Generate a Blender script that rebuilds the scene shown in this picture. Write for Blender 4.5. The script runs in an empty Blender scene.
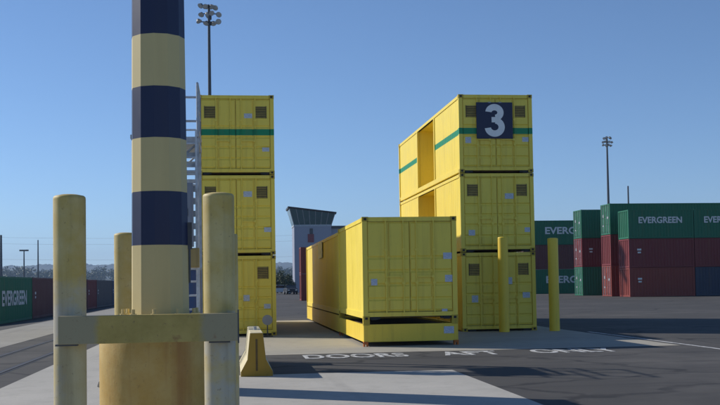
import bpy, math, random
from mathutils import Vector, Matrix, noise
R = math.radians
random.seed(7)
S = bpy.context.scene
COL = S.collection

# ------------------------------------------------------------------ camera
cam_d = bpy.data.cameras.new('camera'); cam = bpy.data.objects.new('camera', cam_d); COL.objects.link(cam)
cam_d.sensor_width = 36.0
cam_d.lens = 1040.0 / 720.0 * 36.0
cam_d.shift_y = 0.0563
cam_d.clip_start = 0.1
cam_d.clip_end = 25000
TH, PI_, RO = R(7.05), R(2.2), R(0.9)
fw = Vector((math.sin(TH) * math.cos(PI_), math.cos(TH) * math.cos(PI_), math.sin(PI_)))
rt = Vector((math.cos(TH), -math.sin(TH), 0)); up = rt.cross(fw)
r2 = rt * math.cos(RO) - up * math.sin(RO); u2 = up * math.cos(RO) + rt * math.sin(RO)
m = Matrix((r2, u2, -fw)).transposed().to_4x4(); m.translation = (0, 0, 1.62)
cam.matrix_world = m
S.camera = cam

# ------------------------------------------------------------------ sky and sun
SUN_EL, SUN_AZ = R(32.4), R(-56.5)          # azimuth clockwise from +Y
w = bpy.data.worlds.new('World'); S.world = w; w.use_nodes = True
nt = w.node_tree; bg = nt.nodes['Background']
sky = nt.nodes.new('ShaderNodeTexSky'); sky.sky_type = 'NISHITA'; sky.sun_disc = False
sky.sun_elevation = SUN_EL; sky.sun_rotation = SUN_AZ
sky.altitude = 0; sky.air_density = 0.75; sky.dust_density = 0.0; sky.ozone_density = 5.8
nt.links.new(sky.outputs[0], bg.inputs['Color']); bg.inputs['Strength'].default_value = 0.118
sl = bpy.data.lights.new('sun', 'SUN'); sl.energy = 4.8; sl.angle = R(0.53); sl.color = (1.0, 0.94, 0.84)
so = bpy.data.objects.new('sun', sl); COL.objects.link(so)
sd = Vector((math.sin(SUN_AZ) * math.cos(SUN_EL), math.cos(SUN_AZ) * math.cos(SUN_EL), math.sin(SUN_EL)))
so.rotation_euler = sd.to_track_quat('Z', 'Y').to_euler(); so.location = (-40, 40, 60)
S.view_settings.view_transform = 'Standard'; S.view_settings.look = 'None'
S.view_settings.exposure = 0.0; S.view_settings.gamma = 1.0
S.view_settings.use_curve_mapping = False
S.render.engine = 'CYCLES'

# ------------------------------------------------------------------ helpers
def tag(o, label=None, cat=None, group=None, kind=None):
    if label: o['label'] = label
    if cat: o['category'] = cat
    if group: o['group'] = group
    if kind: o['kind'] = kind
    return o

def thing(name, loc, label, cat, group=None, rz=0.0):
    o = bpy.data.objects.new(name, None); COL.objects.link(o)
    o.location = loc; o.rotation_euler = (0, 0, rz); o.empty_display_size = 0.2
    return tag(o, label, cat, group)

def put(name, mesh, parent=None, loc=(0, 0, 0), rot=(0, 0, 0)):
    o = bpy.data.objects.new(name, mesh); COL.objects.link(o)
    o.parent = parent; o.location = loc; o.rotation_euler = rot
    return o

class MB:
    def __init__(s): s.v = []; s.f = []; s.mi = []; s.sm = []
    def quad(s, *p, m=0, sm=False):
        i = len(s.v); s.v += [tuple(q) for q in p]; s.f.append(tuple(range(i, i + len(p)))); s.mi.append(m); s.sm.append(sm)
    def box(s, x0, x1, y0, y1, z0, z1, m=0):
        i = len(s.v)
        s.v += [(x0, y0, z0), (x1, y0, z0), (x1, y1, z0), (x0, y1, z0), (x0, y0, z1), (x1, y0, z1), (x1, y1, z1), (x0, y1, z1)]
        for q in ((0, 3, 2, 1), (4, 5, 6, 7), (0, 1, 5, 4), (1, 2, 6, 5), (2, 3, 7, 6), (3, 0, 4, 7)):
            s.f.append(tuple(i + k for k in q)); s.mi.append(m); s.sm.append(False)
        return s
    def cyl(s, p0, p1, r0, r1=None, n=12, m=0, cap=True):
        if r1 is None: r1 = r0
        p0 = Vector(p0); p1 = Vector(p1); d = (p1 - p0).normalized()
        a = d.orthogonal().normalized(); b = d.cross(a); i = len(s.v)
        for p, r in ((p0, r0), (p1, r1)):
            for k in range(n):
                t = 2 * math.pi * k / n
                s.v.append(tuple(p + a * (r * math.cos(t)) + b * (r * math.sin(t))))
        for k in range(n):
            k2 = (k + 1) % n
            s.f.append((i + k, i + k2, i + n + k2, i + n + k)); s.mi.append(m); s.sm.append(n > 6)
        if cap:
            j = len(s.v); s.v += s.v[i:i + 2 * n]
            s.f.append(tuple(j + n + k for k in range(n))); s.mi.append(m); s.sm.append(False)
            s.f.append(tuple(j + k for k in reversed(range(n)))); s.mi.append(m); s.sm.append(False)
        return s
    def lathe(s, prof, n=32, m=0, mfun=None, ph=0.0, sm=True):
        i = len(s.v)
        for r, z in prof:
            for k in range(n):
                t = 2 * math.pi * k / n + ph; s.v.append((r * math.cos(t), r * math.sin(t), z))
        for j in range(len(prof) - 1):
            for k in range(n):
                k2 = (k + 1) % n
                s.f.append((i + j * n + k, i + j * n + k2, i + (j + 1) * n + k2, i + (j + 1) * n + k))
                s.mi.append(mfun(j) if mfun else m); s.sm.append(sm)
        j = len(prof) - 1; e0 = len(s.v); s.v += s.v[i + j * n:i + j * n + n]
        s.f.append(tuple(e0 + k for k in range(n))); s.mi.append(mfun(j - 1) if mfun else m); s.sm.append(False)
        return s
    def prism(s, prof, axis, a0, a1, m=0):
        """closed profile extruded along axis ('x' or 'y'); prof in the other horizontal axis and z"""
        i = len(s.v); n = len(prof)
        for a in (a0, a1):
            for p, z in prof: s.v.append((p, a, z) if axis == 'y' else (a, p, z))
        for k in range(n):
            k2 = (k + 1) % n; s.f.append((i + k, i + k2, i + n + k2, i + n + k)); s.mi.append(m); s.sm.append(False)
        s.f.append(tuple(i + k for k in reversed(range(n)))); s.f.append(tuple(i + n + k for k in range(n)))
        s.mi += [m, m]; s.sm += [False, False]
        return s
    def mesh(s, name, mats):
        me = bpy.data.meshes.new(name); me.from_pydata(s.v, [], s.f); me.update()
        for q in (mats if isinstance(mats, (list, tuple)) else [mats]): me.materials.append(q)
        for p, mi, sm in zip(me.polygons, s.mi, s.sm): p.material_index = mi; p.use_smooth = sm
        import bmesh
        b = bmesh.new(); b.from_mesh(me); bmesh.ops.recalc_face_normals(b, faces=b.faces); b.to_mesh(me); b.free()
        return me
    def build(s, name, mats, parent=None, loc=(0, 0, 0), rot=(0, 0, 0)):
        return put(name, s.mesh(name, mats), parent, loc, rot)

def bevel(o, wd=0.01, seg=2):
    b = o.modifiers.new('bevel', 'BEVEL'); b.width = wd; b.segments = seg; b.limit_method = 'ANGLE'; b.angle_limit = R(40)
    return o

def corrugated(mb, along, a0, a1, z0, z1, pos, sgn, period=0.28, depth=0.036, m=0):
    """trapezoid sheet running along axis; outer face at pos, recessed towards -sgn"""
    n = max(1, round((a1 - a0) / period)); p = (a1 - a0) / n; pts = []
    for k in range(n):
        b = a0 + k * p
        pts += [(b, pos), (b + p * .32, pos), (b + p * .5, pos - sgn * depth), (b + p * .82, pos - sgn * depth)]
    pts.append((a1, pos))
    for (a, c), (b, d) in zip(pts[:-1], pts[1:]):
        if along == 'y': mb.quad((c, a, z0), (d, b, z0), (d, b, z1), (c, a, z1), m=m)
        else: mb.quad((a, c, z0), (b, d, z0), (b, d, z1), (a, c, z1), m=m)

TEXTC = {}
def text_mesh(body, wd, ht, mat, bold=0.0):
    """flat letter outlines scaled to wd x ht, lower left corner at the origin, in the XY plane"""
    cu = bpy.data.curves.new('txt', 'FONT'); cu.body = body; cu.size = 1; cu.offset = bold; cu.resolution_u = 6
    cu.fill_mode = 'BOTH'; cu.extrude = 0.004
    o = bpy.data.objects.new('txt', cu); COL.objects.link(o)
    bpy.context.view_layer.update()
    me = bpy.data.meshes.new_from_object(o.evaluated_get(bpy.context.evaluated_depsgraph_get()))
    bpy.data.objects.remove(o); bpy.data.curves.remove(cu)
    xs = [q.co.x for q in me.vertices]; ys = [q.co.y for q in me.vertices]
    x0, x1, y0, y1 = min(xs), max(xs), min(ys), max(ys)
    for q in me.vertices:
        q.co.x = (q.co.x - x0) / (x1 - x0) * wd; q.co.y = (q.co.y - y0) / (y1 - y0) * ht; q.co.z = 0.003 if q.co.z > 0 else 0.0
    me.materials.clear(); me.materials.append(mat); me.name = 'lettering'
    return me

# ------------------------------------------------------------------ materials
def newmat(name):
    mt = bpy.data.materials.new(name); mt.use_nodes = True
    n = mt.node_tree; b = n.nodes['Principled BSDF']; return mt, n, b
def N(n, t, **kw):
    x = n.nodes.new(t)
    for k, v in kw.items():
        if hasattr(x, k): setattr(x, k, v)
        else: x.inputs[k].default_value = v
    return x
def noise_n(n, scale, detail=4, rough=.6, coord='Object', vec=None, stretch=None):
    tc = N(n, 'ShaderNodeTexCoord'); src = tc.outputs[coord] if vec is None else vec
    if stretch:
        mp = N(n, 'ShaderNodeMapping'); mp.inputs['Scale'].default_value = stretch; n.links.new(src, mp.inputs[0]); src = mp.outputs[0]
    x = N(n, 'ShaderNodeTexNoise'); x.inputs['Scale'].default_value = scale; x.inputs['Detail'].default_value = detail; x.inputs['Roughness'].default_value = rough
    n.links.new(src, x.inputs['Vector']); return x.outputs['Fac']
def ramp(n, fac, stops):
    r = N(n, 'ShaderNodeValToRGB'); e = r.color_ramp.elements
    e[0].position, e[0].color = stops[0][0], (*stops[0][1], 1); e[1].position, e[1].color = stops[-1][0], (*stops[-1][1], 1)
    for p, c in stops[1:-1]:
        q = e.new(p); q.color = (*c, 1)
    n.links.new(fac, r.inputs[0]); return r.outputs[0]
def g(v): return (v, v, v)
def mix(n, fac, a, b, mode='MIX'):
    x = N(n, 'ShaderNodeMix'); x.data_type = 'RGBA'; x.blend_type = mode
    for sock, val in ((x.inputs['Factor'], fac), (x.inputs[6], a), (x.inputs[7], b)):
        if isinstance(val, bpy.types.NodeSocket): n.links.new(val, sock)
        elif isinstance(val, (int, float)): sock.default_value = val
        else: sock.default_value = (*val, 1)
    return x.outputs[2]
def bumpn(n, b, fac, strength=.2, dist=.01):
    x = N(n, 'ShaderNodeBump'); x.inputs['Strength'].default_value = strength; x.inputs['Distance'].default_value = dist
    n.links.new(fac, x.inputs['Height']); n.links.new(x.outputs[0], b.inputs['Normal'])
def zrange(n, lo, hi, axis='Z'):
    tc = N(n, 'ShaderNodeTexCoord'); sp = N(n, 'ShaderNodeSeparateXYZ'); n.links.new(tc.outputs['Object'], sp.inputs[0])
    a = N(n, 'ShaderNodeMath', operation='GREATER_THAN'); a.inputs[1].default_value = lo
    b = N(n, 'ShaderNodeMath', operation='LESS_THAN'); b.inputs[1].default_value = hi
    c = N(n, 'ShaderNodeMath', operation='MULTIPLY')
    n.links.new(sp.outputs[axis], a.inputs[0]); n.links.new(sp.outputs[axis], b.inputs[0])
    n.links.new(a.outputs[0], c.inputs[0]); n.links.new(b.outputs[0], c.inputs[1]); return c.outputs[0]

def paint(name, col, rough=.45, grime=.35, grime_col=(.17, .095, .035), band=None, streak=True, spec=.4, metal=0):
    mt, n, b = newmat(name)
    a = noise_n(n, 1.3, 6, .65)
    c = mix(n, ramp(n, a, [(.3, g(0)), (.75, g(.35))]), col, tuple(min(1, x * 1.15 + .02) for x in col))
    if band:
        c = mix(n, zrange(n, band[0], band[1]), c, band[2])
    if streak:
        s_ = noise_n(n, 5.0, 5, .6, stretch=(1.0, 1.0, .07))
        c = mix(n, ramp(n, s_, [(.52, g(0)), (.8, g(grime))]), c, grime_col)
    d = noise_n(n, 9.0, 6, .7)
    c = mix(n, ramp(n, d, [(.6, g(0)), (.78, g(grime * .8))]), c, grime_col)
    n.links.new(c, b.inputs['Base Color'])
    n.links.new(ramp(n, a, [(.2, g(rough - .08)), (.8, g(rough + .15))]), b.inputs['Roughness'])
    b.inputs['Specular IOR Level'].default_value = spec; b.inputs['Metallic'].default_value = metal
    bumpn(n, b, a, .12, .02)
    return mt

def plain(name, col, rough=.6, metal=0.0, var=.25):
    mt, n, b = newmat(name)
    a = noise_n(n, 6, 5, .6)
    c = mix(n, ramp(n, a, [(.3, g(0)), (.7, g(1))]), tuple(x * (1 - var) for x in col), tuple(min(1, x * (1 + var)) for x in col))
    n.links.new(c, b.inputs['Base Color']); b.inputs['Roughness'].default_value = rough; b.inputs['Metallic'].default_value = metal
    return mt

YEL = (.83, .655, .095)
GRN_BAND = (.0, .24, .11)
M = {}
M['yellow'] = paint('yellow paint', YEL, grime=.26)
M['yellow_band'] = paint('yellow paint with green band', YEL, grime=.26, band=(1.255, 1.455, GRN_BAND))
M['yellow_tray'] = paint('yellow tray paint', (.80, .58, .06), grime=.3)
M['black'] = plain('black steel', (.012, .012, .014), .6)
M['casting'] = paint('yellow casting', (.50, .37, .03), grime=.6)
M['orange'] = plain('orange foot', (.50, .13, .02), .6)
M['vent'] = plain('vent grille', (.06, .045, .025), .6)
M['vent_slat'] = plain('vent slat', (.42, .29, .07), .6)
M['wood'] = plain('container floor', (.10, .06, .035), .8)
M['navy'] = paint('navy paint', (.010, .017, .062), rough=.42, grime=.08, grime_col=(.08, .08, .08))
M['cream'] = paint('cream paint', (.56, .455, .21), rough=.5, grime=.16, grime_col=(.22, .16, .08))
M['white_sign'] = plain('sign white', (.80, .82, .85), .6, var=.06)
M['ground_white'] = None
M['galv'] = plain('galvanised steel', (.36, .38, .40), .5, .3)
M['galv_pale'] = plain('pale galvanised steel', (.55, .57, .60), .5, .1)
M['grey_steel'] = plain('grey painted steel', (.42, .45, .49), .5)
M['dark_steel'] = plain('dark steel', (.07, .075, .085), .5, .2)
M['cab_grey'] = paint('grey cabinet paint', (.25, .27, .32), grime=.3)
M['tan'] = paint('tan box paint', (.40, .28, .10), grime=.3)
M['blue'] = paint('blue paint', (.035, .075, .19), grime=.25)
M['lamp_glass'] = plain('lamp lens', (.62, .64, .66), .15, .2)
M['rubber'] = plain('rubber', (.015, .015, .016), .8)
M['glass'] = plain('car window glass', (.02, .025, .03), .1)

def m_sticker():
    mt, n, b = newmat('white decal with print')
    a = noise_n(n, 14, 3, .7, stretch=(1, 1, 2.4))
    c = ramp(n, a, [(.44, (.62, .66, .72)), (.52, (.30, .36, .50)), (.60, (.62, .66, .72))])
    n.links.new(c, b.inputs['Base Color']); b.inputs['Roughness'].default_value = .5
    return mt
M['sticker'] = m_sticker()

def m_bollard(name, z_patch, seed):
    mt, n, b = newmat(name)
    tc = N(n, 'ShaderNodeTexCoord'); sp = N(n, 'ShaderNodeSeparateXYZ'); n.links.new(tc.outputs['Object'], sp.inputs[0])
    mp = N(n, 'ShaderNodeMapping'); mp.inputs['Location'].default_value = (seed, seed * .7, seed * 1.3); n.links.new(tc.outputs['Object'], mp.inputs[0])
    a = noise_n(n, 3.2, 6, .6, vec=mp.outputs[0])
    base = mix(n, ramp(n, a, [(.35, g(0)), (.65, g(1))]), (.49, .355, .085), (.56, .46, .20))
    # faded grey repaint below a wavy level
    ad = N(n, 'ShaderNodeMath', operation='MULTIPLY_ADD'); ad.inputs[1].default_value = .5; n.links.new(a, ad.inputs[0]); n.links.new(sp.outputs['Z'], ad.inputs[2])
    mr = N(n, 'ShaderNodeMapRange'); mr.inputs[1].default_value = z_patch + .25; mr.inputs[2].default_value = z_patch + .29
    mr.inputs[3].default_value = 1; mr.inputs[4].default_value = 0; n.links.new(ad.outputs[0], mr.inputs[0])
    f2 = noise_n(n, 2.0, 4, .6, vec=mp.outputs[0])
    cut = N(n, 'ShaderNodeMath', operation='MULTIPLY'); n.links.new(mr.outputs[0], cut.inputs[0]); n.links.new(ramp(n, f2, [(.42, g(.95)), (.52, g(.35))]), cut.inputs[1])
    c = mix(n, cut.outputs[0], base, (.43, .41, .34))
    d = noise_n(n, 22, 6, .75, vec=mp.outputs[0])
    c = mix(n, ramp(n, d, [(.60, g(0)), (.70, g(.75))]), c, (.16, .10, .05))
    s_ = noise_n(n, 7, 5, .6, vec=mp.outputs[0], stretch=(1, 1, .06))
    c = mix(n, ramp(n, s_, [(.52, g(0)), (.75, g(.45))]), c, (.17, .13, .07))
    n.links.new(c, b.inputs['Base Color']); b.inputs['Roughness'].default_value = .6; bumpn(n, b, d, .25, .006)
    return mt

def m_pedestal():
    mt, n, b = newmat('weathered yellow pedestal')
    a = noise_n(n, 2.4, 6, .65)
    c = mix(n, ramp(n, a, [(.35, g(0)), (.7, g(1))]), (.44, .27, .055), (.52, .38, .14))
    s_ = noise_n(n, 4.5, 5, .6, stretch=(1, 1, .05))
    c = mix(n, ramp(n, s_, [(.48, g(0)), (.70, g(.7))]), c, (.30, .13, .035))
    d = noise_n(n, 26, 6, .7)
    c = mix(n, ramp(n, d, [(.60, g(0)), (.72, g(.6))]), c, (.16, .10, .05))
    n.links.new(c, b.inputs['Base Color']); b.inputs['Roughness'].default_value = .7; bumpn(n, b, d, .3, .01)
    return mt

def m_beam():
    mt, n, b = newmat('beam yellow with grey primer ends')
    tc = N(n, 'ShaderNodeTexCoord'); sp = N(n, 'ShaderNodeSeparateXYZ'); n.links.new(tc.outputs['Object'], sp.inputs[0])
    a = noise_n(n, 5, 6, .65)
    ab = N(n, 'ShaderNodeMath', operation='ABSOLUTE'); n.links.new(sp.outputs['X'], ab.inputs[0])
    ad = N(n, 'ShaderNodeMath', operation='MULTIPLY_ADD'); ad.inputs[1].default_value = .18; n.links.new(a, ad.inputs[0]); n.links.new(ab.outputs[0], ad.inputs[2])
    base = mix(n, ramp(n, a, [(.35, g(0)), (.65, g(1))]), (.33, .25, .06), (.42, .32, .09))
    mr = N(n, 'ShaderNodeMapRange'); mr.inputs[1].default_value = .50; mr.inputs[2].default_value = .56; n.links.new(ad.outputs[0], mr.inputs[0])
    c = mix(n, mr.outputs[0], base, (.30, .265, .16))
    d = noise_n(n, 24, 6, .75)
    c = mix(n, ramp(n, d, [(.58, g(0)), (.70, g(.7))]), c, (.15, .09, .05))
    e = noise_n(n, 6, 3, .6)
    c = mix(n, ramp(n, e, [(.66, g(0)), (.74, g(.6))]), c, (.22, .08, .03))
    n.links.new(c, b.inputs['Base Color']); b.inputs['Roughness'].default_value = .6; bumpn(n, b, d, .2, .004)
    return mt

def m_asphalt():
    mt, n, b = newmat('asphalt')
    big = noise_n(n, .09, 5, .6, stretch=(1, .45, 1)); mid = noise_n(n, .9, 6, .65, stretch=(.35, 1.3, 1)); fine = noise_n(n, 40, 4, .8)
    c = ramp(n, big, [(.3, (.068, .065, .062)), (.55, (.084, .079, .075)), (.75, (.106, .100, .094))])
    c = mix(n, ramp(n, mid, [(.35, g(.32)), (.6, g(0))]), c, (.045, .044, .046))
    c = mix(n, ramp(n, mid, [(.6, g(0)), (.8, g(.3))]), c, (.15, .145, .14))
    c = mix(n, ramp(n, fine, [(.4, g(.5)), (.7, g(0))]), c, (.045, .045, .045))
    oil = noise_n(n, .35, 4, .55)
    c = mix(n, ramp(n, oil, [(.64, g(0)), (.74, g(.45))]), c, (.03, .03, .032))
    tcc = N(n, 'ShaderNodeTexCoord'); wob = N(n, 'ShaderNodeTexNoise'); wob.inputs['Scale'].default_value = .8; wob.inputs['Detail'].default_value = 5; n.links.new(tcc.outputs['Object'], wob.inputs['Vector'])
    vadd = N(n, 'ShaderNodeVectorMath', operation='MULTIPLY_ADD'); vadd.inputs[1].default_value = (1.6, 1.6, 0); n.links.new(wob.outputs['Color'], vadd.inputs[0]); n.links.new(tcc.outputs['Object'], vadd.inputs[2])
    vo = N(n, 'ShaderNodeTexVoronoi'); vo.feature = 'DISTANCE_TO_EDGE'; vo.inputs['Scale'].default_value = .16; n.links.new(vadd.outputs[0], vo.inputs['Vector'])
    c = mix(n, ramp(n, vo.outputs['Distance'], [(.004, g(.75)), (.012, g(0))]), c, (.022, .022, .024))
    tyre = noise_n(n, .8, 5, .6, stretch=(.05, 1.4, 1)); c = mix(n, ramp(n, tyre, [(.56, g(0)), (.68, g(.45))]), c, (.03, .03, .032))
    dust = noise_n(n, .16, 6, .7); c = mix(n, ramp(n, dust, [(.5, g(0)), (.7, g(.5))]), c, (.15, .14, .13))
    n.links.new(c, b.inputs['Base Color']); b.inputs['Roughness'].default_value = .85; b.inputs['Specular IOR Level'].default_value = .25
    bumpn(n, b, fine, .35, .006)
    return mt
def m_concrete(name, c0, c1):
    mt, n, b = newmat(name)
    big = noise_n(n, .35, 6, .65); mid = noise_n(n, 2.2, 6, .7); fine = noise_n(n, 55, 4, .8)
    c = mix(n, ramp(n, big, [(.3, g(0)), (.7, g(1))]), c0, c1)
    c = mix(n, ramp(n, mid, [(.5, g(0)), (.75, g(.4))]), c, tuple(x * .6 for x in c0))
    tire = noise_n(n, 1.1, 4, .6, stretch=(1.2, .08, 1))
    c = mix(n, ramp(n, tire, [(.58, g(0)), (.75, g(.35))]), c, tuple(x * .5 for x in c0))
    c = mix(n, ramp(n, fine, [(.35, g(.3)), (.6, g(0))]), c, tuple(x * .6 for x in c0))
    n.links.new(c, b.inputs['Base Color']); b.inputs['Roughness'].default_value = .85; b.inputs['Specular IOR Level'].default_value = .25
    bumpn(n, b, fine, .25, .004)
    return mt
def m_roadpaint():
    mt, n, b = newmat('worn white road paint')
    a = noise_n(n, 5, 6, .75)
    n.links.new(ramp(n, a, [(.40, (.13, .13, .13)), (.50, (.52, .52, .51)), (1, (.68, .68, .66))]), b.inputs['Base Color']); b.inputs['Roughness'].default_value = .7
    return mt
M['asphalt'] = m_asphalt()
M['concrete'] = m_concrete('concrete apron', (.38, .365, .33), (.48, .46, .42))
M['concrete2'] = m_concrete('concrete pad', (.33, .31, .265), (.42, .39, .33))
M['concrete3'] = m_concrete('concrete strip', (.26, .25, .23), (.34, .33, .30))
M['road'] = m_roadpaint()

# ------------------------------------------------------------------ setting: ground
def sheet(name, x0, x1, y0, y1, z, mat):
    b = MB(); b.quad((x0, y0, z), (x1, y0, z), (x1, y1, z), (x0, y1, z))
    return tag(b.build(name, mat), kind='structure')
# yard sheet reaching the horizon, falling 0.3 m towards the container row on the west side
b = MB(); prof = [(-7000, -.3), (-12.0, -.3), (-9.0, 0), (7000, 0)]
for (xa, za), (xb, zb) in zip(prof[:-1], prof[1:]):
    b.quad((xa, -40, za), (xb, -40, zb), (xb, 7600, zb), (xa, 7600, za))
tag(b.build('ground', M['asphalt']), kind='structure')
b = MB()
for q in (((-3.74, -12), (3.99, -12), (3.99, 18.8), (-3.74, 18.8)), ((-3.74, 18.8), (-1.3, 18.8), (-1.3, 75), (-3.74, 75))):
    b.quad(*[(x, y, .004) for x, y in q])
tag(b.build('concrete_apron', M['concrete']), kind='structure')
sheet('concrete_pad', -1.3, 10.7, 23.95, 46.5, .004, M['concrete2'])
b = MB(); b.quad((-8.9, -12, .004), (-6.3, -12, .004), (-6.3, 120, .004), (-8.9, 120, .004))
tag(b.build('concrete_strip', M['concrete3']), kind='structure')
# flush crane rails in the asphalt strip on the west side
for k, X in enumerate((-5.5, -4.42)):
    o = thing('rail', (X, 50, 0), ('embedded steel rail beside the wide pale strip by the container row' if k == 0 else 'embedded steel rail running nearest the striped mast pedestal'), 'rail', None)
    b = MB(); b.box(-.10, -.045, -62, 62, -.05, .0035); b.box(.045, .10, -62, 62, -.05, .0035); b.build('groove', M['black'], o)
    b = MB(); b.box(-.035, .035, -62, 62, -.05, .012); b.build('rail_head', plain('worn rail steel', (.045, .043, .045), .6), o)

# painted markings
sheet('painted_line', 10.88, 11.0, -6, 31.2, .0045, M['road'])
def ground_text(body, x0, x1, y0, y1, label):
    me = text_mesh(body, x1 - x0, y1 - y0, M['road'], .022)
    o = put('painted_word', me, None, (x0, y0, .0042)); tag(o, label, 'road marking')
ground_text('DOORS', 1.56, 3.86, 22.45, 23.65, 'white word DOORS painted on asphalt in front of the raised box container')
ground_text('AFT', 4.62, 5.98, 22.45, 23.65, 'white word AFT painted on asphalt between two other words')
ground_text('ONLY', 6.75, 8.7, 22.45, 23.65, 'white four letter word painted on asphalt towards the long white line')

# ------------------------------------------------------------------ yellow containers
W = 1.22
CAST = MB().box(-.081, .081, -.091, .091, 0, .118).mesh('corner_casting', M['casting'])
HOLE = MB()
HOLE.box(-.035, .035, -.0025, .0025, -.03, .03)
HOLE = HOLE.mesh('casting_hole', M['black'])
def leaf_mesh(x0, x1, z0, z1, mat):
    b = MB(); b.box(x0, x1, .045, .08, z0, z1)
    xs = [x0, x0 + (x1 - x0) * .5, x1] if x0 < 0 else [x0, x0 + (x1 - x0) * .5, x1]
    H = z1 - z0
    zs = [z0, z0 + .14 * H, z0 + .30 * H, z0 + .45 * H, z0 + .60 * H, z1]
    for i in range(2):
        for j in range(5):
            b.prism([(.045, zs[j] + .018), (.018, zs[j] + .05), (.018, zs[j + 1] - .05), (.045, zs[j + 1] - .018)], 'x', xs[i] + .022, xs[i + 1] - .022)
    return b.mesh('door', mat)
def vent_mesh(mat):
    b = MB(); b.box(-.18, .18, -.004, .03, -.19, .19)
    b.box(-.185, -.165, -.02, .0, -.195, .195); b.box(.165, .185, -.02, .0, -.195, .195)
    for k in range(7):
        z = -.175 + k * .055
        b.quad((-.165, -.022, z), (.165, -.022, z), (.165, -.004, z + .030), (-.165, -.004, z + .030), m=1)
    return b.mesh('vent', [mat, M['vent_slat']])
VENT = vent_mesh(M['vent'])
CACHE = {}
def yellow_container(loc, L, h, label, band=False, recess=None, vents=True, stickers=(), group=None, sill=.075, name='shipping_container', rods=True):
    mat = M['yellow_band'] if band else M['yellow']
    key = (L, h, band, recess, sill)
    if key not in CACHE:
        d = CACHE[key] = {}
        b = MB()
        for sx in (-1, 1):
            xo = sx * (W - .06)
            for y in (.06, L - .06): b.box(xo - .06, xo + .06, y - .06, y + .06, .06, h - .06)
            b.box(xo - .045 * 1, xo + .045, .12, L - .12, h - .11, h - .012)
            b.box(xo - .045, xo + .045, .12, L - .12, sill - .04, sill + .12)
        for y in (.055, L - .055):
            b.box(-W + .12, W - .12, y - .045, y + .045, h - .12, h - .008)
            b.box(-W + .12, W - .12, y - .045, y + .045, sill, sill + .11)
        d['frame'] = b.mesh('frame', mat)
        zl, zh = sill + .12, h - .11
        for nm, sx in (('l', -1), ('r', 1)):
            b = MB()
            if recess and sx < 0:
                r0, r1, dp = recess
                corrugated(b, 'y', .12, r0, zl, zh, -W + .035, -1, .28, .009)
                d['wall2'] = MB(); corrugated(d['wall2'], 'y', r1, L - .12, zl, zh, -W + .035, -1, .28, .009); d['wall2'] = d['wall2'].mesh('side_wall', mat)
            else:
                corrugated(b, 'y', .12, L - .12, zl, zh, sx * (W - .035), sx, .28, .009)
            d['wall' + nm] = b.mesh('side_wall', mat)
        if recess:
            r0, r1, dp = recess; x = -W + .02
            b = MB()
            b.box(x - .012, x + .09, r0 - .12, r0, zl - .01, zh + .01); b.box(x - .012, x + .09, r1, r1 + .12, zl - .01, zh + .01)
            b.quad((x + .08, r0, zl), (x + dp, r0, zl), (x + dp, r0, zh), (x + .08, r0, zh)); b.quad((x + .08, r1, zl), (x + dp, r1, zl), (x + dp, r1, zh), (x + .08, r1, zh))
            b.quad((x, r0, zl), (x + dp, r0, zl), (x + dp, r1, zl), (x, r1, zl)); b.quad((x, r0, zh), (x + dp, r0, zh), (x + dp, r1, zh), (x, r1, zh))
            corrugated(b, 'y', r0, r1, zl, zh, x + dp, -1)
            d['recess'] = b.mesh('side_recess', M['yellow'])
        b = MB(); corrugated(b, 'x', -W + .12, W - .12, sill + .11, h - .12, L - .04, 1); d['back'] = b.mesh('back_wall', mat)
        b = MB(); b.box(-W + .05, W - .05, .02, L - .02, h - .035, h - .02)
        for k in range(int(L / .6)):
            b.box(-W + .15, W - .15, .2 + k * .6, .5 + k * .6, h - .02, h - .008)
        d['roof'] = b.mesh('roof', mat)
        b = MB(); b.box(-W + .1, W - .1, .1, L - .1, sill + .06, sill + .10)
        for k in range(int(L / .4)): b.box(-W + .12, W - .12, .14 + k * .4, .2 + k * .4, sill - .03, sill + .06)
        d['floor'] = b.mesh('floor', M['wood'])
        d['dl'] = leaf_mesh(-W + .125, -.006, sill + .125, h - .13, mat); d['dr'] = leaf_mesh(.006, W - .125, sill + .125, h - .13, mat)
        b = MB(); b.cyl((0, 0, sill + .06), (0, 0, h - .07), .017, n=8)
        for z in (sill + .07, h - .08, h * .36, h * .68): b.box(-.04, .04, -.015, .03, z - .03, z + .03)
        d['rod'] = b.mesh('lock_rod', mat)
        b = MB(); b.box(-.21, .21, -.012, .012, -.016, .016); b.box(.15, .21, -.02, .03, -.035, .035); d['handle'] = b.mesh('handle', mat)
        b = MB(); b.box(-.16, .16, -.02, .06, -.035, .035); b.box(-.08, .08, -.04, .02, -.055, .02); d['lock'] = b.mesh('lock_bracket', M['black'])
    d = CACHE[key]
    t = thing(name, loc, label, 'container', group)
    put('frame', d['frame'], t); put('side_wall', d['walll'], t); put('side_wall', d['wallr'], t)
    if recess: put('side_recess', d['recess'], t); put('side_wall', d['wall2'], t)
    put('back_wall', d['back'], t); put('roof', d['roof'], t); put('floor', d['floor'], t)
    for mm, sx in ((d['dl'], -1), (d['dr'], 1)):
        dr = put('door', mm, t)
        if rods:
            for x in (.17, .62):
                put('lock_rod', d['rod'], dr, (sx * x, -.004, 0))
            put('handle', d['handle'], dr, (sx * .40, -.02, h * .42))
    for sx in (-1, 1):
        for y in (.085, L - .085):
            for z in (0, h - .118):
                c = put('corner_casting', CAST, t, (sx * (W - .076), y, z))
                if y < 1: put('casting_hole', HOLE, c, (0, -.0915, .06))
        put('lock_bracket', d['lock'], t, (sx * .94, .06, sill - .028))
    if vents:
        for sx in (-1, 1): put('vent', VENT, t, (sx * .80, .018, h - .55))
    for (x, z, sw, sh) in stickers:
        sw *= .8; sh *= .75; b = MB(); b.box(-sw / 2, sw / 2, -.002, .004, -sh / 2, sh / 2)
        b.build('decal', M['sticker'], t, (x, .014, z))
    return t

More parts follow.
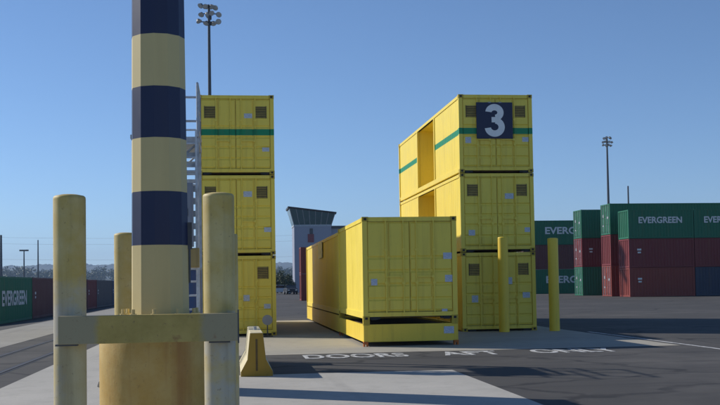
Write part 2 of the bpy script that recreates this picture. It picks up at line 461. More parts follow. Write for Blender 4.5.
HC, PITCH = 2.545, 2.565
LX, RX, NY = .17, 8.56, 32.8
for i, (x, nm) in enumerate(((LX, 'left'), (RX, 'right'))):
    rec = (4.33, 7.64, 1.0) if i else None
    lab = [('bottom yellow container of the stack beside the ladder tower', 'middle yellow container of the stack beside the ladder tower', 'top yellow container with green band, beside the ladder tower'),
           ('bottom yellow container of the numbered stack behind two yellow posts', 'middle yellow container of the numbered stack with recessed side bay', 'top yellow container with green band carrying the number board')][i]
    stk = [[((.28, 1.20, .26, .26), (.94, .93, .26, .2)), ((.36, 1.94, .34, .24), (.98, .80, .28, .2)), ((.40, 1.88, .32, .2), (.95, .80, .28, .17))],
           [((-.80, 1.05, .26, .3), (.36, 1.62, .2, .3), (.9, 1.15, .3, .24)), ((-.86, .62, .26, .24), (.40, 1.80, .36, .24), (.98, .70, .22, .2)), ((-.92, 1.06, .24, .26), (.98, 1.08, .26, .2))]][i]
    for k in range(3):
        yellow_container((x, NY + (0 if i else .4), k * PITCH), 12.19, HC, lab[k], band=(k == 2), recess=rec, stickers=stk[k],
                         group=('yellow containers stacked beside the ladder tower', 'yellow containers in the numbered stack')[i])
# board with the number on the right stack
sg = thing('number_sign', (RX - .05, NY - .035, 2 * PITCH + 1.10), 'navy square board with white 3 on the tall yellow stack', 'sign')
b = MB(); b.box(-.60, .60, -.012, .012, 0, 1.18); b.build('board', M['navy'], sg)
b = MB()
def arc_stroke(cx, cz, rx, rz_, a0, a1, yy, wd=.104):
    n = 26; pin = []; pout = []
    for k in range(n + 1):
        a = R(a0 + (a1 - a0) * k / n); c_, s_ = math.cos(a), math.sin(a)
        pin.append((cx + (rx - wd) * c_, yy, cz + (rz_ - wd) * s_)); pout.append((cx + (rx + wd) * c_, yy, cz + (rz_ + wd) * s_))
    for k in range(n): b.quad(pin[k], pin[k + 1], pout[k + 1], pout[k])
arc_stroke(0, .845, .20, .175, 172, -82, -.0155); arc_stroke(0, .375, .23, .215, 84, -172, -.0165)
b.box(-.10, .06, -.0175, -.015, .525, .70)
b.build('numeral', M['white_sign'], sg)
b = MB()
for x in (-.2, .15): b.box(x, x + .09, -.014, .02, 1.165, 1.195)
b.build('hanger_clip', M['galv'], sg)

# raised box in the middle: near 20 ft unit and far 40 ft unit, each on a low tray
def tray(loc, L, z0, z1, label, foot):
    t = thing('base_tray', loc, label, 'container base')
    b = MB()
    b.box(-W + .004, -W + .05, .10, L - .10, z0 + .02, z1); b.box(W - .05, W - .004, .10, L - .10, z0 + .02, z1)
    b.build('side_panel', M['yellow_tray'], t)
    b = MB(); b.box(-W + .09, W - .09, .01, .06, z0 + .02, z1); b.build('end_panel', M['yellow_tray'], t)
    b = MB(); b.box(-W + .09, W - .09, L - .06, L - .01, z0 + .02, z1); b.build('end_panel', M['yellow_tray'], t)
    b = MB(); b.box(-W + .06, W - .06, .07, L - .07, z1 - .10, z1 - .05); b.build('deck', M['wood'], t)
    for sx in (-1, 1):
        for y in (.055, L - .055):
            b = MB(); b.box(-.05, .05, -.05, .05, z0, z1); p = b.build('corner_post', M['yellow_tray'], t, (sx * (W - .052), y, 0))
            if foot:
                b = MB(); b.box(-.06, -.02, -.06, .06, 0, foot); b.box(.02, .06, -.06, .06, 0, foot); b.box(-.06, .06, -.065, .065, foot - .03, foot + .03)
                b.build('foot', M['orange'], p)
            put('corner_casting', CAST, t, (sx * (W - .079), y + (.04 if y < 1 else -.04), z1 - .02))
    b = MB(); b.box(-.13, .13, -.002, .003, -.09, .09)
    b.build('decal', M['sticker'], t, (.98, .006, z1 - .17))
    return t
CX, CY = 4.52, 26.2
tray((CX, CY, 0), 6.06, .10, .56, 'near low yellow base tray on orange feet under the box container', .10)
yellow_container((CX, CY, .655), 6.06, 2.645, 'short yellow box container with plain doors raised on a low tray', vents=False, sill=.10,
                 stickers=((.98, 1.63, .28, .22), (-.93, .98, .2, .22), (1.0, 1.05, .24, .24), (.88, .22, .18, .14)), name='box_container')
tray((CX + .06, CY + 6.42, 0), 14.5, .05, .60, 'long low yellow base tray behind the short raised box', 0)
far_box = yellow_container((CX + .06, CY + 6.42, .62), 14.5, 2.64, 'long yellow container on a tray behind the short raised box', vents=False, sill=.06, stickers=(), rods=True, name='box_container')
b = MB(); b.box(-.012, .0, -.85, .85, -.30, .30); b.build('side_panel', plain('white side panel', (.78, .78, .75), .6), far_box, (-W - .004, 6.9, 2.27))

# two yellow bollards in front of the right stack
def pipe_post(name, loc, r, h, mat, label, group=None, cap=None):
    o = MB().lathe([(r, 0), (r, h - .03), (r * .985, h - .012), (r * .9, h), (r * .5, h + .012), (r * .05, h + .015)], 40).build(name, mat)
    o.location = loc; tag(o, label, 'bollard', group); return o
mpost = paint('yellow bollard paint', (.84, .59, .06), grime=.35)
pipe_post('bollard', (8.53, 32.15, 0), .165, 3.0, mpost, 'tall yellow bollard directly in front of the numbered stack')
pipe_post('bollard', (10.17, 32.15, 0), .165, 2.95, mpost, 'tall yellow bollard just right of the numbered stack')

# ------------------------------------------------------------------ striped mast, pedestal, guard posts and beam
MX, MY = -.74, 11.0
pd = thing('light_mast', (MX, MY, 0), 'thick navy and cream striped mast on a round yellow pedestal', 'mast')
prof = [(.62, 0), (.62, .3), (.62, .8), (.62, 1.24), (.60, 1.272), (.3, 1.275)]
MB().lathe(prof, 64).build('pedestal', m_pedestal(), pd)
zs = [1.30, 2.04, 2.59, 3.14, 3.67, 4.21, 4.75, 5.3]
rad = lambda z: .298 - .0072 * (z - 1.3)
for k in range(len(zs) - 1):
    z0, z1 = zs[k], zs[k + 1]
    MB().lathe([(rad(z0), z0), (rad(z0 * .67 + z1 * .33), z0 * .67 + z1 * .33), (rad(z0 * .33 + z1 * .67), z0 * .33 + z1 * .67), (rad(z1), z1)], 12, ph=R(23.85), sm=False).build('painted_band', M['navy'] if k % 2 else M['cream'], pd)
MB().lathe([(rad(5.3), 5.3), (rad(12), 12), (.13, 24)], 12, ph=R(23.85), sm=False).build('upper_shaft', M['galv'], pd)
MB().lathe([(.44, 1.27), (.44, 1.305), (.30, 1.306)], 48).build('base_plate', M['cream'], pd)
for k in range(10):
    a = 2 * math.pi * (k + .35) / 10
    MB().cyl((0, 0, 0), (0, 0, .085), .018, n=8).cyl((0, 0, 0), (0, 0, .04), .036, n=6).build('anchor_bolt', M['cream'], pd, (.38 * math.cos(a), .38 * math.sin(a), 1.304))
b = MB(); b.box(-.03, .03, -.02, .02, 0, .28); b.cyl((0, 0, -.35), (0, 0, 0), .014, n=8)
b.build('conduit_box', M['dark_steel'], pd, (.302, -.02, 2.0))

spots = [(-1.385, 9.2, 2.41, 'weathered round guard post on the outer side of the yellow pedestal, beam end', 1.62, 3.1), (-.11, 9.2, 2.42, 'weathered round guard post between the pedestal and the barrier, beam end', 1.35, 8.3),
         (-1.29, 13.0, 2.27, 'rear yellow guard post seen behind the striped mast', .4, 14.7), (-.06, 13.0, 2.25, 'rear yellow guard post hidden behind the front post by the barrier', .4, 21.2)]
for x, y, h, lab, zp, sd_ in spots:
    pipe_post('guard_post', (x, y, 0), .137, h, m_bollard('guard post paint', zp, sd_), lab, 'guard posts round the striped mast')
bm = thing('guard_beam', (-.70, 9.0, 1.145), 'weathered steel channel beam bolted across the two front guard posts', 'beam')
b = MB(); b.prism([(-.06, 0), (-.06, .235), (.055, .235), (.055, .222), (-.046, .222), (-.046, .013), (.055, .013), (.055, 0)], 'x', -.745, .745)
bevel(b.build('channel', m_beam(), bm), .004, 2)
MB().box(.745, .757, -.055, .06, -.02, .262).build('end_plate', M['dark_steel'], bm)
for x in (-.685, .59): MB().box(-.09, .09, -.02, .07, -.016, -.002).build('weld_bracket', M['dark_steel'], bm, (x, 0, 0))

# ------------------------------------------------------------------ concrete barrier
jb = thing('jersey_barrier', (.42, 18.5, 0), 'yellow ended concrete jersey barrier near the ladder tower', 'barrier')
pj = [(-.285, 0), (-.285, .08), (-.165, .30), (-.115, .77), (.115, .77), (.165, .30), (.285, .08), (.285, 0)]
mj_end = paint('worn yellow barrier paint', (.38, .23, .03), rough=.75, grime=.7, grime_col=(.16, .10, .05))
mj = paint('barrier concrete', (.60, .53, .34), rough=.8, grime=.6, grime_col=(.22, .18, .10))
bevel(MB().prism(pj, 'y', .012, 3.0).build('barrier_body', mj, jb), .012, 2)
MB().prism([(x * .985, z * .985 + .004) for x, z in pj], 'y', -.004, .014).build('painted_end', mj_end, jb)
MB().box(-.018, .018, -.008, 0, .10, .66).build('dark_stripe', plain('dark ochre seam', (.13, .085, .03), .8), jb)
MB().cyl((0, 1.2, .77), (0, 1.2, .83), .03, n=10).build('lifting_stub', M['galv'], jb)

# ------------------------------------------------------------------ steel ladder tower
ST = thing('ladder_tower', (-1.16, 15.4, 0), 'grey steel ladder tower with railed platform beside the yellow stack', 'tower')
gs = M['grey_steel']; PZ = 4.66; PY0, PY1 = 6.0, 7.6
for sx in (-1, 1):
    for y in (PY0, PY1): MB().box(-.04, .04, -.04, .04, 0, PZ - .13).build('post', gs, ST, (sx * .48, y, 0))
MB().box(-.53, .53, PY0 - .05, PY1 + .05, PZ - .13, PZ - .04).build('platform_frame', gs, ST)
b = MB()
for k in range(28): b.box(-.50, .50, PY0 + k * .058, PY0 + k * .058 + .012, PZ - .038, PZ)
for k in range(5): b.box(-.50 + k * .245, -.48 + k * .245, PY0, PY1, PZ - .036, PZ - .004)
b.build('platform_grating', gs, ST)
def rail(pts, zt, name='guard_rail'):
    b = MB()
    for i in range(len(pts) - 1):
        for dz in (zt, zt * .52, .12): b.cyl((pts[i][0], pts[i][1], pts[i][2] + dz), (pts[i + 1][0], pts[i + 1][1], pts[i + 1][2] + dz), .026 if dz > .2 else .04, n=8)
    for p in pts: b.cyl((p[0], p[1], p[2]), (p[0], p[1], p[2] + zt), .026, n=8)
    return b.build(name, gs, ST)
rail([(.50, PY0, PZ), (.50, PY0 + .8, PZ), (.50, PY1, PZ)], 1.1); rail([(-.50, PY0, PZ), (-.50, PY0 + .8, PZ), (-.50, PY1, PZ)], 1.1); rail([(-.50, PY1, PZ), (0, PY1, PZ), (.50, PY1, PZ)], 1.1)
lad = M['galv_pale']
for x in (.245, .47): MB().box(x - .02, x + .02, PY0 - .16, PY0 - .10, 0, PZ + .12).build('ladder_rail', lad, ST)
for k in range(17): MB().cyl((.245, PY0 - .13, .3 + k * .28), (.47, PY0 - .13, .3 + k * .28), .02, n=8).build('rung', lad, ST)
for y in (PY0 + .05, PY1):
    MB().cyl((-.46, y, 3.7), (.46, y, 4.5), .022, n=8).build('brace', gs, ST)
    for z in (3.75, 4.08, 4.3): MB().box(-.44, .44, y - .025, y + .025, z - .04, z + .04).build('cross_bar', gs, ST)
cb = thing('control_cabinet', (-1.0, 21.04, 2.40), 'grey control cabinet hung high on the ladder tower', 'cabinet')
bevel(MB().box(-.30, .25, -.14, .14, 0, 1.27).build('case', M['cab_grey'], cb), .01)
MB().box(-.26, .21, -.152, -.141, .05, 1.22).build('door', M['cab_grey'], cb)
MB().box(.12, .15, -.17, -.152, .6, .75).build('handle', M['dark_steel'], cb)
b = MB()
for z in (.1, .35, .6, .85, 1.1): b.box(.252, .29, .02, .06, z, z + .12)
b.build('mount_bracket', M['galv'], cb)
tb = thing('junction_box', (-.94, 21.04, 1.98), 'tan junction box with a cable below the grey cabinet', 'electrical box')
bevel(MB().box(-.36, .30, -.12, .12, 0, .39).build('case', M['tan'], tb), .01)
MB().box(-.32, .26, -.132, -.121, .03, .36).build('lid', M['tan'], tb)
b = MB(); pts = [(.05, -.16, .5), (.07, -.17, .3), (.03, -.17, .12), (-.05, -.16, -.1)]
for p, q in zip(pts[:-1], pts[1:]): b.cyl(p, q, .022, n=8)
b.build('cable', M['black'], tb)
ec = thing('shadow_column', (-1.13, 16.7, 0), 'tall narrow grey column hidden behind the striped mast, added for its shadow', 'cabinet')  # unseen caster added for the shadow band on the slab; cabinet form guessed
bevel(MB().box(-.36, .36, -.40, .40, .1, 3.9).build('case', M['cab_grey'], ec), .015)
for z0, z1 in ((.2, 1.9), (2.0, 3.8)): MB().box(-.31, .31, -.415, -.402, z0, z1).build('door', M['cab_grey'], ec)
MB().box(-.40, .40, -.44, .44, 3.9, 3.96).build('top_cover', M['galv'], ec); MB().box(-.34, .34, -.38, .38, 0, .1).build('plinth', M['dark_steel'], ec)
wc = MB().prism([(-.14, 0), (.14, 0), (.12, .06), (.02, .17), (-.03, .19), (-.10, .12)], 'y', -.12, .12).build('wheel_chock', M['rubber']); wc.scale = (.65, .65, .65); wc.location = (-2.08, 17.3, .004); wc.rotation_euler = (0, 0, R(20))
bevel(wc, .02); tag(wc, 'small black rubber wheel chock on the concrete beside the pedestal', 'wheel chock')
bc = thing('equipment_cabinet', (-1.0, 22.6, 0), 'dark blue cabinet standing on the ground under the tower platform', 'cabinet')
bevel(MB().box(-.40, .34, -.25, .25, .08, 1.95).build('case', M['blue'], bc), .012)
MB().box(-.36, -.02, -.262, -.251, .14, 1.9).build('door', M['blue'], bc); MB().box(0.0, .30, -.262, -.251, .14, 1.9).build('door', M['blue'], bc)
MB().box(-.42, .36, -.27, .27, 1.95, 2.0).build('top_cover', M['galv'], bc); MB().box(-.38, .32, -.23, .23, 0, .08).build('plinth', M['dark_steel'], bc)
rp = thing('marker_post', (1.08, 32.45, 0), 'small grey round plate on a short post before the bottom container', 'marker')
MB().box(-.02, .02, -.02, .02, 0, .5).build('post', M['dark_steel'], rp)
MB().cyl((0, -.025, .52), (0, -.045, .52), .16, n=20).build('plate', M['cab_grey'], rp)
MB().box(-.16, .16, -.09, .09, 0, .03).build('foot', M['black'], rp)

# ------------------------------------------------------------------ cargo containers (far rows)
CC = {}
CCOL = {'green': (.006, .135, .068), 'red': (.17, .022, .024), 'rust': (.22, .038, .027), 'blue': (.03, .042, .075), 'brown': (.12, .035, .035), 'slate': (.085, .075, .085), 'crimson': (.17, .02, .025), 'deepblue': (.03, .06, .13)}
CM = {k: paint(k + ' container paint', v, grime=.25, rough=.5) for k, v in CCOL.items()}
LETTER = plain('container lettering white', (.62, .64, .64), .6, var=.1)
LT = {}
def cargo(loc, L, h, colour, label, end='corr', text=None, tpos=None, rz=0.0, group=None):
    mat = CM[colour]; key = (L, h, colour, end)
    if key not in CC:
        d = CC[key] = {}; X = L / 2; b = MB()
        for sx in (-1, 1):
            for sy in (-1, 1): b.box(sx * (X - .08) - .08, sx * (X - .08) + .08, sy * (W - .07) - .07, sy * (W - .07) + .07, 0, h)
            for z0, z1 in ((0.02, .16), (h - .12, h - .005)): b.box(sx * (X - .05) - .045, sx * (X - .05) + .045, -W + .14, W - .14, z0, z1)
        for sy in (-1, 1):
            for z0, z1 in ((.02, .16), (h - .09, h - .005)): b.box(-X + .16, X - .16, sy * (W - .05) - .04, sy * (W - .05) + .04, z0, z1)
        d['frame'] = b.mesh('frame', mat)
        for nm, sy in (('n', -1), ('f', 1)):
            b = MB(); corrugated(b, 'x', -X + .16, X - .16, .16, h - .09, sy * (W - .02), sy); d[nm] = b.mesh('side_wall', mat)
        b = MB(); b.box(-X + .06, X - .06, -W + .06, W - .06, h - .05, h - .03); d['roof'] = b.mesh('roof', mat)
        b = MB()
        if end == 'corr': corrugated(b, 'y', -W + .14, W - .14, .16, h - .12, -X + .02, -1, .42, .07)
        else:
            for y0, y1 in ((-W + .15, -.01), (.01, W - .15)):
                b.box(-X + .05, -X + .09, y0, y1, .17, h - .13)
                for z in (.25, .95, 1.65): b.box(-X + .02, -X + .05, y0 + .06, y1 - .06, z, z + .55)
        d['end'] = b.mesh('end_wall' if end == 'corr' else 'door', mat)
        b = MB(); corrugated(b, 'y', -W + .14, W - .14, .16, h - .12, X - .03, 1); d['back'] = b.mesh('end_wall', mat)
    d = CC[key]
    t = thing('shipping_container', loc, label, 'container', group, rz)
    put('frame', d['frame'], t); put('side_wall', d['n'], t); put('side_wall', d['f'], t); put('roof', d['roof'], t); put('end_wall', d['back'], t)
    e = put('end_wall' if end == 'corr' else 'door', d['end'], t)
    if end == 'door':
        for y in (-.85, -.35, .35, .85):
            b = MB(); b.cyl((-L / 2 - .005, y, .1), (-L / 2 - .005, y, h - .06), .028, n=8); b.build('lock_rod', M['galv'], e)
        for (y, z, sw, sh) in ((-.6, h * .55, .34, .2), (.55, h * .62, .3, .26), (.6, h * .3, .3, .12)):
            MB().box(-L / 2 + .012, -L / 2 + .018, y - sw / 2, y + sw / 2, z - sh / 2, z + sh / 2).build('decal', M['galv'], e)
    if text:
        kk = (text, tpos[2], tpos[3])
        if kk not in LT: LT[kk] = text_mesh(text, tpos[2], tpos[3], LETTER, .03)
        put('lettering', LT[kk], t, (-L / 2 + tpos[0], -W + .010, tpos[1]), (R(90), 0, 0))
    return t
STD, HQ = 2.59, 2.89
def small_marks(t, L, h):
    for x, z, sw, sh in ((-L / 2 + .95, h * .62, .38, .16), (-L / 2 + .95, h * .52, .3, .14)):
        MB().box(x - sw / 2, x + sw / 2, -W - .004 + .012, -W + .012, z - sh / 2, z + sh / 2).build('decal', LETTER, t)
EV = ('EVERGREEN', (.95, 1.35, 4.05, .58))
XA = 34.95
grp = 'stacked containers across the yard'
# front row: two 20 ft bays
specs = [('green', 'top green container with full white lettering, nearest corner of the far stacks', EV), ('red', 'dark red container under the fully lettered green one', None), ('rust', 'rust red container on the ground below the red and green ones', None)]
for k, (c, lab, tx) in enumerate(specs):
    t = cargo((XA + 3.03, 88.5 + W, (2 - k) * STD), 6.06, STD - .02, c, lab, 'corr', tx[0] if tx else None, tx[1] if tx else None, group=grp)
    if not tx: small_marks(t, 6.06, STD)
specs = [('green', 'top green container butted against the fully lettered green one', EV), ('red', 'dark red container above the blue grey one', None), ('blue', 'blue grey container on the ground beside the rust red one', None)]
for k, (c, lab, tx) in enumerate(specs):
    cargo((XA + 9.15, 88.5 + W, (2 - k) * STD), 6.06, STD - .02, c, lab, 'corr', tx[0] if tx else None, tx[1] if tx else None, group=grp)
for j, (x0, y0, cols, ends, labs) in enumerate((
    (XA, 93.0, ('green', 'red', 'rust'), ('door', 'corr', 'door'), ('top green container with sunlit end, rising behind the lettered front stack', 'red container with sunlit end in the stack behind the lettered one', 'rust red ground container in the stack behind the lettered one')),
    (XA, 101.0, ('green', 'red', 'green'), ('door', 'door', 'door'), ('top green container of the stack with two green and one red', 'red container sandwiched between two green ones with sunlit ends', 'green ground container beneath a red one with sunlit end')),
    (XA - .9, 119.0, ('green', 'brown', 'green'), ('door', 'door', 'door'), ('farthest top green container with its lettering partly hidden', 'farthest dark brown container between two green ones', 'farthest green ground container partly hidden by a yellow post')))):
    for k in range(3):
        tx = ('EVERGREEN', (2.7, 1.25, 6.9, .85)) if (j == 2 and k != 1) else (None, None)
        t = cargo((x0 + 6.1, y0 + W, (2 - k) * HQ), 12.19, HQ - .02, cols[k], labs[k], ends[k], tx[0], tx[1], group=grp)
        if j == 1 and k == 1: small_marks(t, 12.19, HQ)
# row on the west side, long sides towards the rails
ylist = [(52.1, 12.19, 'green', 'EVERGREEN', 'green lettered container at the end of the low row by the rails'), (64.5, 12.19, 'brown', None, 'dark brown container next to the lettered green one by the rails'),
         (76.9, 12.19, 'brown', None, 'second dark brown container in the low row, touching the short crimson one'), (89.3, 6.06, 'crimson', None, 'short dark crimson container in the low row by the rails'),
         (95.6, 12.19, 'slate', None, 'slate grey container farther along the low row by the rails'), (108.0, 12.19, 'deepblue', None, 'deep blue container farthest along the low row by the rails')]
for y0, L, c, tx, lab in ylist:
    t = cargo((-12.3 - W, y0 + 2.3 + L / 2, -.3), L, STD, c, lab, 'corr', tx, (3.7, .95, 6.8, .86) if tx else None, rz=R(90), group='low row of containers by the rails')
    if not tx: small_marks(t, L, STD)
cargo((6.6 + 3.03, 100 + W, 0), 6.06, STD - .02, 'rust', 'rust red container glimpsed beside the long yellow box, on the ground'); cargo((6.6 + 3.03, 100 + W, STD), 6.06, STD - .02, 'rust', 'rust red container glimpsed beside the long yellow box, upper one')

# ------------------------------------------------------------------ floodlight masts and poles
def flood_mast(x, y, h, label, r=.2):
    t = thing('floodlight_mast', (x, y, 0), label, 'light mast', 'floodlight masts over the yard')
    MB().cyl((0, 0, 0), (0, 0, h), r * 1.5, r * .7, n=12).build('pole', M['dark_steel'], t)
    b = MB()
    for z in (h - 1.9, h - 1.0, h - .15):
        b.box(-.9, .9, -.05, .05, z - .05, z + .05); b.box(-.05, .05, -.6, .6, z - .05, z + .05)
    b.build('crossarm', M['dark_steel'], t)
    rnd = random.Random(int(x * 10))
    for j, z in enumerate((h - 1.9, h - 1.0, h - .15)):
        for k, (dx, dy) in enumerate(((-.95, -.1), (-.35, -.25), (.35, -.25), (.95, -.1), (0, .5))):
            if j == 2 and k in (0, 3): dx *= .75
            a = rnd.uniform(-.9, .9); tl = rnd.uniform(.5, 1.1)
            d = Vector((math.sin(a) * math.sin(tl), -math.cos(a) * math.sin(tl), -math.cos(tl)))
            if k == 4: d.y *= -1
            q = Vector((dx + rnd.uniform(-.18, .18), dy, z - .12 + rnd.uniform(-.2, .2)))
            l = MB().cyl(q - d * .2, q + d * .12, .15, .33, n=12).build('floodlight', M['dark_steel'], t)
            MB().cyl(q + d * .121, q + d * .14, .31, .29, n=12).build('lens', M['lamp_glass'], l)
    return t
flood_mast(-2.2, 115, 32.6, 'tall floodlight mast rising behind the yellow stack by the ladder tower')
flood_mast(86.2, 230, 34.4, 'distant floodlight mast rising behind the green containers', .26)
def util_pole(x, y, h, arm, label, r=.16):
    t = thing('utility_pole', (x, y, -.3), label, 'pole', 'distant poles')
    MB().cyl((0, 0, 0), (0, 0, h + .3), r * 1.3, r * .8, n=10).build('pole', M['dark_steel'], t)
    if arm: MB().box(-arm / 2, arm / 2, -.2, .2, h - .1, h + .4).build('head', M['dark_steel'], t)
    return t
def at(px, py, Y):
    d = fw + r2 * ((px - 360) / 1040) - u2 * ((py - 202.5 - .0563 * 720) / 1040)
    return Vector((0, 0, 1.62)) + d * (Y / d.y)
p = at(628, 186, 240); util_pole(p.x, 240, p.z, 0, 'plain thin pole behind the green containers', .22)
p = at(24, 250, 350); util_pole(p.x, 350, p.z, 2.9, 'distant pole with flat wide head beyond the low container row', .22)
p = at(38, 240, 350); util_pole(p.x, 350, p.z, 0, 'distant bare pole beyond the dark brown container', .22)
p = at(1, 235, 350); util_pole(p.x, 350, p.z, 0, 'thick distant pole beyond the lettered green container', .4)
for k, (ya, yb) in enumerate(((236, 233), (242.5, 238.5), (258, 254))):
    a_, b_ = at(-60, ya, 420), at(350, yb, 420); b = MB(); pr = None
    for i in range(25):
        s_ = i / 24; q = a_.lerp(b_, s_); q.z -= 5.0 * 4 * s_ * (1 - s_) * .3
        if pr is not None: b.cyl(pr, q, .022, n=5, cap=False)
        pr = q.copy()
    tag(b.build('power_line', M['dark_steel']), ('uppermost thin power line over the low container row', 'middle thin power line over the low container row', 'lowest thin power line over the low container row')[k], 'power line')

# ------------------------------------------------------------------ control tower
TY = 200.0
tw = thing('control_tower', (15.6, TY, 0), 'grey yard control tower with flared glass cab', 'tower')
mt_wall = paint('tower cladding', (.30, .31, .38), grime=.1, streak=False)
MB().box(-3.6, 3.6, 0, 7, 0, 13.0).build('shaft', mt_wall, tw)
def cabsec(x0, x1, z0, x2, x3, z1, z2, y0=0.0, y1=7.0, fl=1.0):
    b = MB(); A = [(x0, y0, z0), (x1, y0, z0), (x1, y1, z0), (x0, y1, z0)]; B = [(x2, y0 - fl, z1), (x3, y0 - fl, z2), (x3, y1 + fl, z2), (x2, y1 + fl, z1)]
    for k in range(4): b.quad(A[k], A[(k + 1) % 4], B[(k + 1) % 4], B[k])
    b.quad(*B); b.quad(*A[::-1]); return b
mg, n_, bs = newmat('tower glass'); bs.inputs['Base Color'].default_value = (.07, .13, .14, 1); bs.inputs['Roughness'].default_value = .12; bs.inputs['Specular IOR Level'].default_value = .8
cabsec(-3.62, 3.62, 13.0, -4.5, 4.25, 16.1, 15.1).build('glass_cab', mg, tw)
rf = cabsec(-4.75, 4.5, 0, -4.8, 4.55, .35, .35, -1.0, 7.0, .3)
for i, v in enumerate(rf.v): rf.v[i] = (v[0], v[1], v[2] + 16.15 - (v[0] + 4.75) * .125)
rf.build('roof', M['dark_steel'], tw)
for k in range(8):
    s_ = k / 7; xb = -3.62 + 7.24 * s_; xt = -4.5 + 8.75 * s_; zt = 16.1 - s_
    MB().cyl((xb, -.03, 13.0), (xt, -1.03, zt), .07, n=6).build('mullion', M['galv'], tw)
MB().box(-3.7, 3.7, -.06, 7.06, 12.7, 13.02).build('sill', M['grey_steel'], tw)
MB().box(-1.0, .2, -.08, -.01, 9.6, 11.2).build('red_sign', plain('red sign', (.24, .06, .07), .6), tw)
MB().box(-.6, .0, -.09, -.01, 11.2, 12.3).build('dark_sign', M['dark_steel'], tw)
an = thing('low_building', (24.5, TY + 1, 0), 'dark roofed block behind the glass topped control tower', 'building')
MB().box(-5.2, 5.2, 0, 8, 0, 12.3).build('wall', mt_wall, an); MB().box(-5.4, 5.4, -.3, 8.3, 12.3, 12.8).build('roof', M['dark_steel'], an)
for k in range(4): MB().box(-4.2 + k * 2.2, -2.8 + k * 2.2, -.06, -.005, 9.0, 10.6).build('window', mg, an)

# ------------------------------------------------------------------ cars, trees, hills
def car(x, y, rz, colm, label):
    t = thing('parked_car', (x, y, 0), label, 'car', None, rz)
    prof = [(-2.15, .35), (-2.2, .75), (-2.05, .9), (-1.2, .98), (1.1, 1.0), (2.0, .92), (2.15, .6), (2.1, .32)]
    bevel(MB().prism([(a, z) for a, z in prof], 'x', -.86, .86).build('body', colm, t), .05)
    cabp = [(-1.15, .98), (-.5, 1.42), (.75, 1.46), (1.75, 1.0)]
    MB().prism(cabp, 'x', -.76, .76).build('windows', M['glass'], t)
    MB().box(-.72, .72, -.48, .74, 1.42, 1.49).build('roof', colm, t)
    for sx in (-1, 1):
        for yy in (-1.35, 1.35):
            wl = MB().cyl((sx * .66, yy, .33), (sx * .88, yy, .33), .33, n=18).build('wheel', M['rubber'], t)
            MB().cyl((sx * .87, yy, .33), (sx * .89, yy, .33), .2, n=14).build('rim', M['galv'], wl)
        MB().box(sx * .6 - .16, sx * .6 + .16, -2.22, -2.1, .62, .76).build('headlight', M['lamp_glass'], t)
p = at(281, 289, 170); car(p.x, 170, R(90), paint('white car paint', (.55, .56, .58), grime=.1), 'white car parked under the small trees beyond the yellow stacks')
p = at(290.5, 290, 165); car(p.x, 165, R(5), paint('dark car paint', (.02, .022, .03), grime=.1), 'dark car facing the yard beside the white one')

mleaf, n_, bs = newmat('leaves')
n_.links.new(ramp(n_, noise_n(n_, 1.5, 4, .6), [(.35, (.018, .035, .012)), (.65, (.06, .085, .028))]), bs.inputs['Base Color']); bs.inputs['Roughness'].default_value = .7
mbark = plain('bark', (.09, .065, .045), .9)
def leaf_cloud(rnd, centre, rad, n, size):
    b = MB()
    lobes = [(Vector(centre) + Vector((rnd.uniform(-.6, .6) * rad[0], rnd.uniform(-.6, .6) * rad[1], rnd.uniform(-.6, .7) * rad[2])), rnd.uniform(.35, .6)) for _ in range(9)]
    for _ in range(n):
        c, s_ = rnd.choice(lobes)
        d = Vector((rnd.gauss(0, 1), rnd.gauss(0, 1), rnd.gauss(0, 1))).normalized() * (rnd.random() ** .4)
        q = c + Vector((d.x * rad[0] * s_, d.y * rad[1] * s_, d.z * rad[2] * s_))
        u = Vector((rnd.gauss(0, 1), rnd.gauss(0, 1), rnd.gauss(0, 1))).normalized(); v = u.orthogonal().normalized(); k = size * rnd.uniform(.5, 1.2)
        b.quad(q - u * k, q + v * k * .5, q + u * k, q - v * k * .5)
    return b
def tree(x, y, h, wdt, label, seed, group):
    rnd = random.Random(seed); t = thing('tree', (x, y, 0), label, 'tree', group)
    b = MB(); b.cyl((0, 0, 0), (.1, 0, h * .45), .16, .10, n=8)
    for k in range(5):
        a = rnd.uniform(0, 6.28); b.cyl((.1, 0, h * .3), (math.cos(a) * wdt * .5, math.sin(a) * wdt * .5, h * rnd.uniform(.55, .85)), .07, .03, n=6)
    b.build('trunk', mbark, t)
    leaf_cloud(rnd, (0, 0, h * .58), (wdt, wdt, h * .42), 1500, .16).build('crown', mleaf, t)
for k, (px, top, Y, wd) in enumerate(((277, 273.5, 190, 1.5), (281, 271, 192, 1.8), (285.5, 274, 188, 1.6), (289.5, 276, 194, 1.3))):
    p = at(px, top, Y)
    tree(p.x, Y, p.z, wd, ('small dark tree close beside the yellow stack', 'tallest of the small trees behind the white car', 'small tree between the tallest one and the dark car', 'lowest small tree behind the dark car')[k], 30 + k, 'small trees beyond the yard')

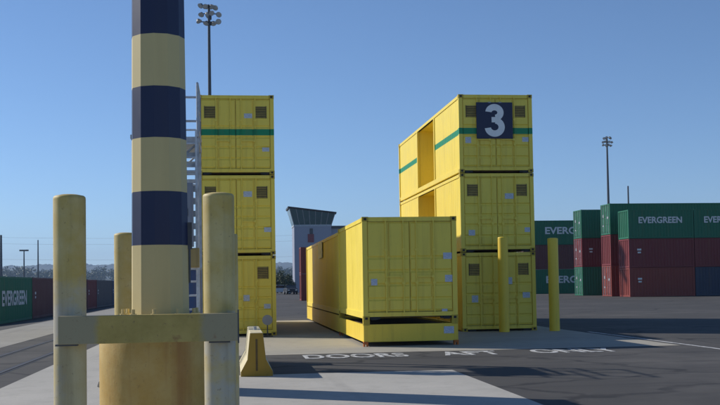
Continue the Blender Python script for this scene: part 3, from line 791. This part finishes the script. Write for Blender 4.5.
# far hills: ridge meshes with wooded, uneven skyline
mh, n_, bs = newmat('wooded hills')
n_.links.new(ramp(n_, noise_n(n_, .008, 6, .7), [(.4, (.02, .03, .022)), (.64, (.05, .058, .045)), (.74, (.16, .16, .15))]), bs.inputs['Base Color']); bs.inputs['Roughness'].default_value = .9
def ridge(name, Y, x0, x1, n, hfun, depth):
    b = MB(); rows = []
    for j, (f, dy) in enumerate(((0, 0), (.45, .25), (.8, .6), (1.0, 1.0), (.2, 2.0))):
        rows.append([(x0 + (x1 - x0) * i / n, Y + dy * depth, -3 + hfun(x0 + (x1 - x0) * i / n, j) * f) for i in range(n + 1)])
    for ra, rb in zip(rows[:-1], rows[1:]):
        for i in range(n): b.quad(ra[i], ra[i + 1], rb[i + 1], rb[i])
    return tag(b.build(name, mh), kind='structure')
def hf1(x, j):
    v = 92 + 22 * noise.noise((x * .001, 3.1, 0)) + 15 * noise.noise((x * .0034, 8.1, j * .3))
    if j == 3: v += 9 * noise.noise((x * .02, 1.7, 0)) + 9 * abs(noise.noise((x * .05, 5.2, 0)))
    return v
ridge('hills', 3600, -3300, 4200, 1800, hf1, 600)
def hf2(x, j): return 20 + 7 * noise.noise((x * .004, 13.1, 0))
ridge('hills', 1700, -1600, 1900, 300, hf2, 150)
rnd = random.Random(99); b = MB()
for k in range(900):
    x = rnd.uniform(-1000, 900); y = rnd.uniform(1450, 1650); hh = rnd.uniform(13, 22) * (1 + .5 * noise.noise((x * .012, 4.4, 0))); rw = rnd.uniform(4, 9)
    for q in range(110):
        d = Vector((rnd.gauss(0, 1), rnd.gauss(0, 1), rnd.gauss(0, 1))).normalized() * (rnd.random() ** .4)
        c = Vector((x + d.x * rw, y + d.y * rw, hh * .6 + d.z * hh * .42 + 8))
        u = Vector((rnd.gauss(0, 1), rnd.gauss(0, 1), rnd.gauss(0, 1))).normalized(); v = u.orthogonal().normalized(); kk = rnd.uniform(.8, 1.9)
        b.quad(c - u * kk, c + v * kk * .6, c + u * kk, c - v * kk * .6)
    b.cyl((x, y, 0), (x, y, hh * .7 + 8), .5, .3, n=5, cap=False)
tag(b.build('far_wood', mleaf), 'far wood of mixed trees below the hills', 'trees', kind='stuff')

# air: thin haze over the whole yard
hz, n_, bs = newmat('haze air'); n_.nodes.remove(bs)
pv = n_.nodes.new('ShaderNodeVolumePrincipled'); pv.inputs['Density'].default_value = .00015; pv.inputs['Color'].default_value = (.50, .70, 1.0, 1); pv.inputs['Anisotropy'].default_value = .2
n_.links.new(pv.outputs[0], n_.nodes['Material Output'].inputs['Volume'])
hb = MB().box(-7600, 7600, -60, 8600, -12, 270).build('haze', hz); tag(hb, 'thin pale haze over the yard', 'haze', kind='stuff')
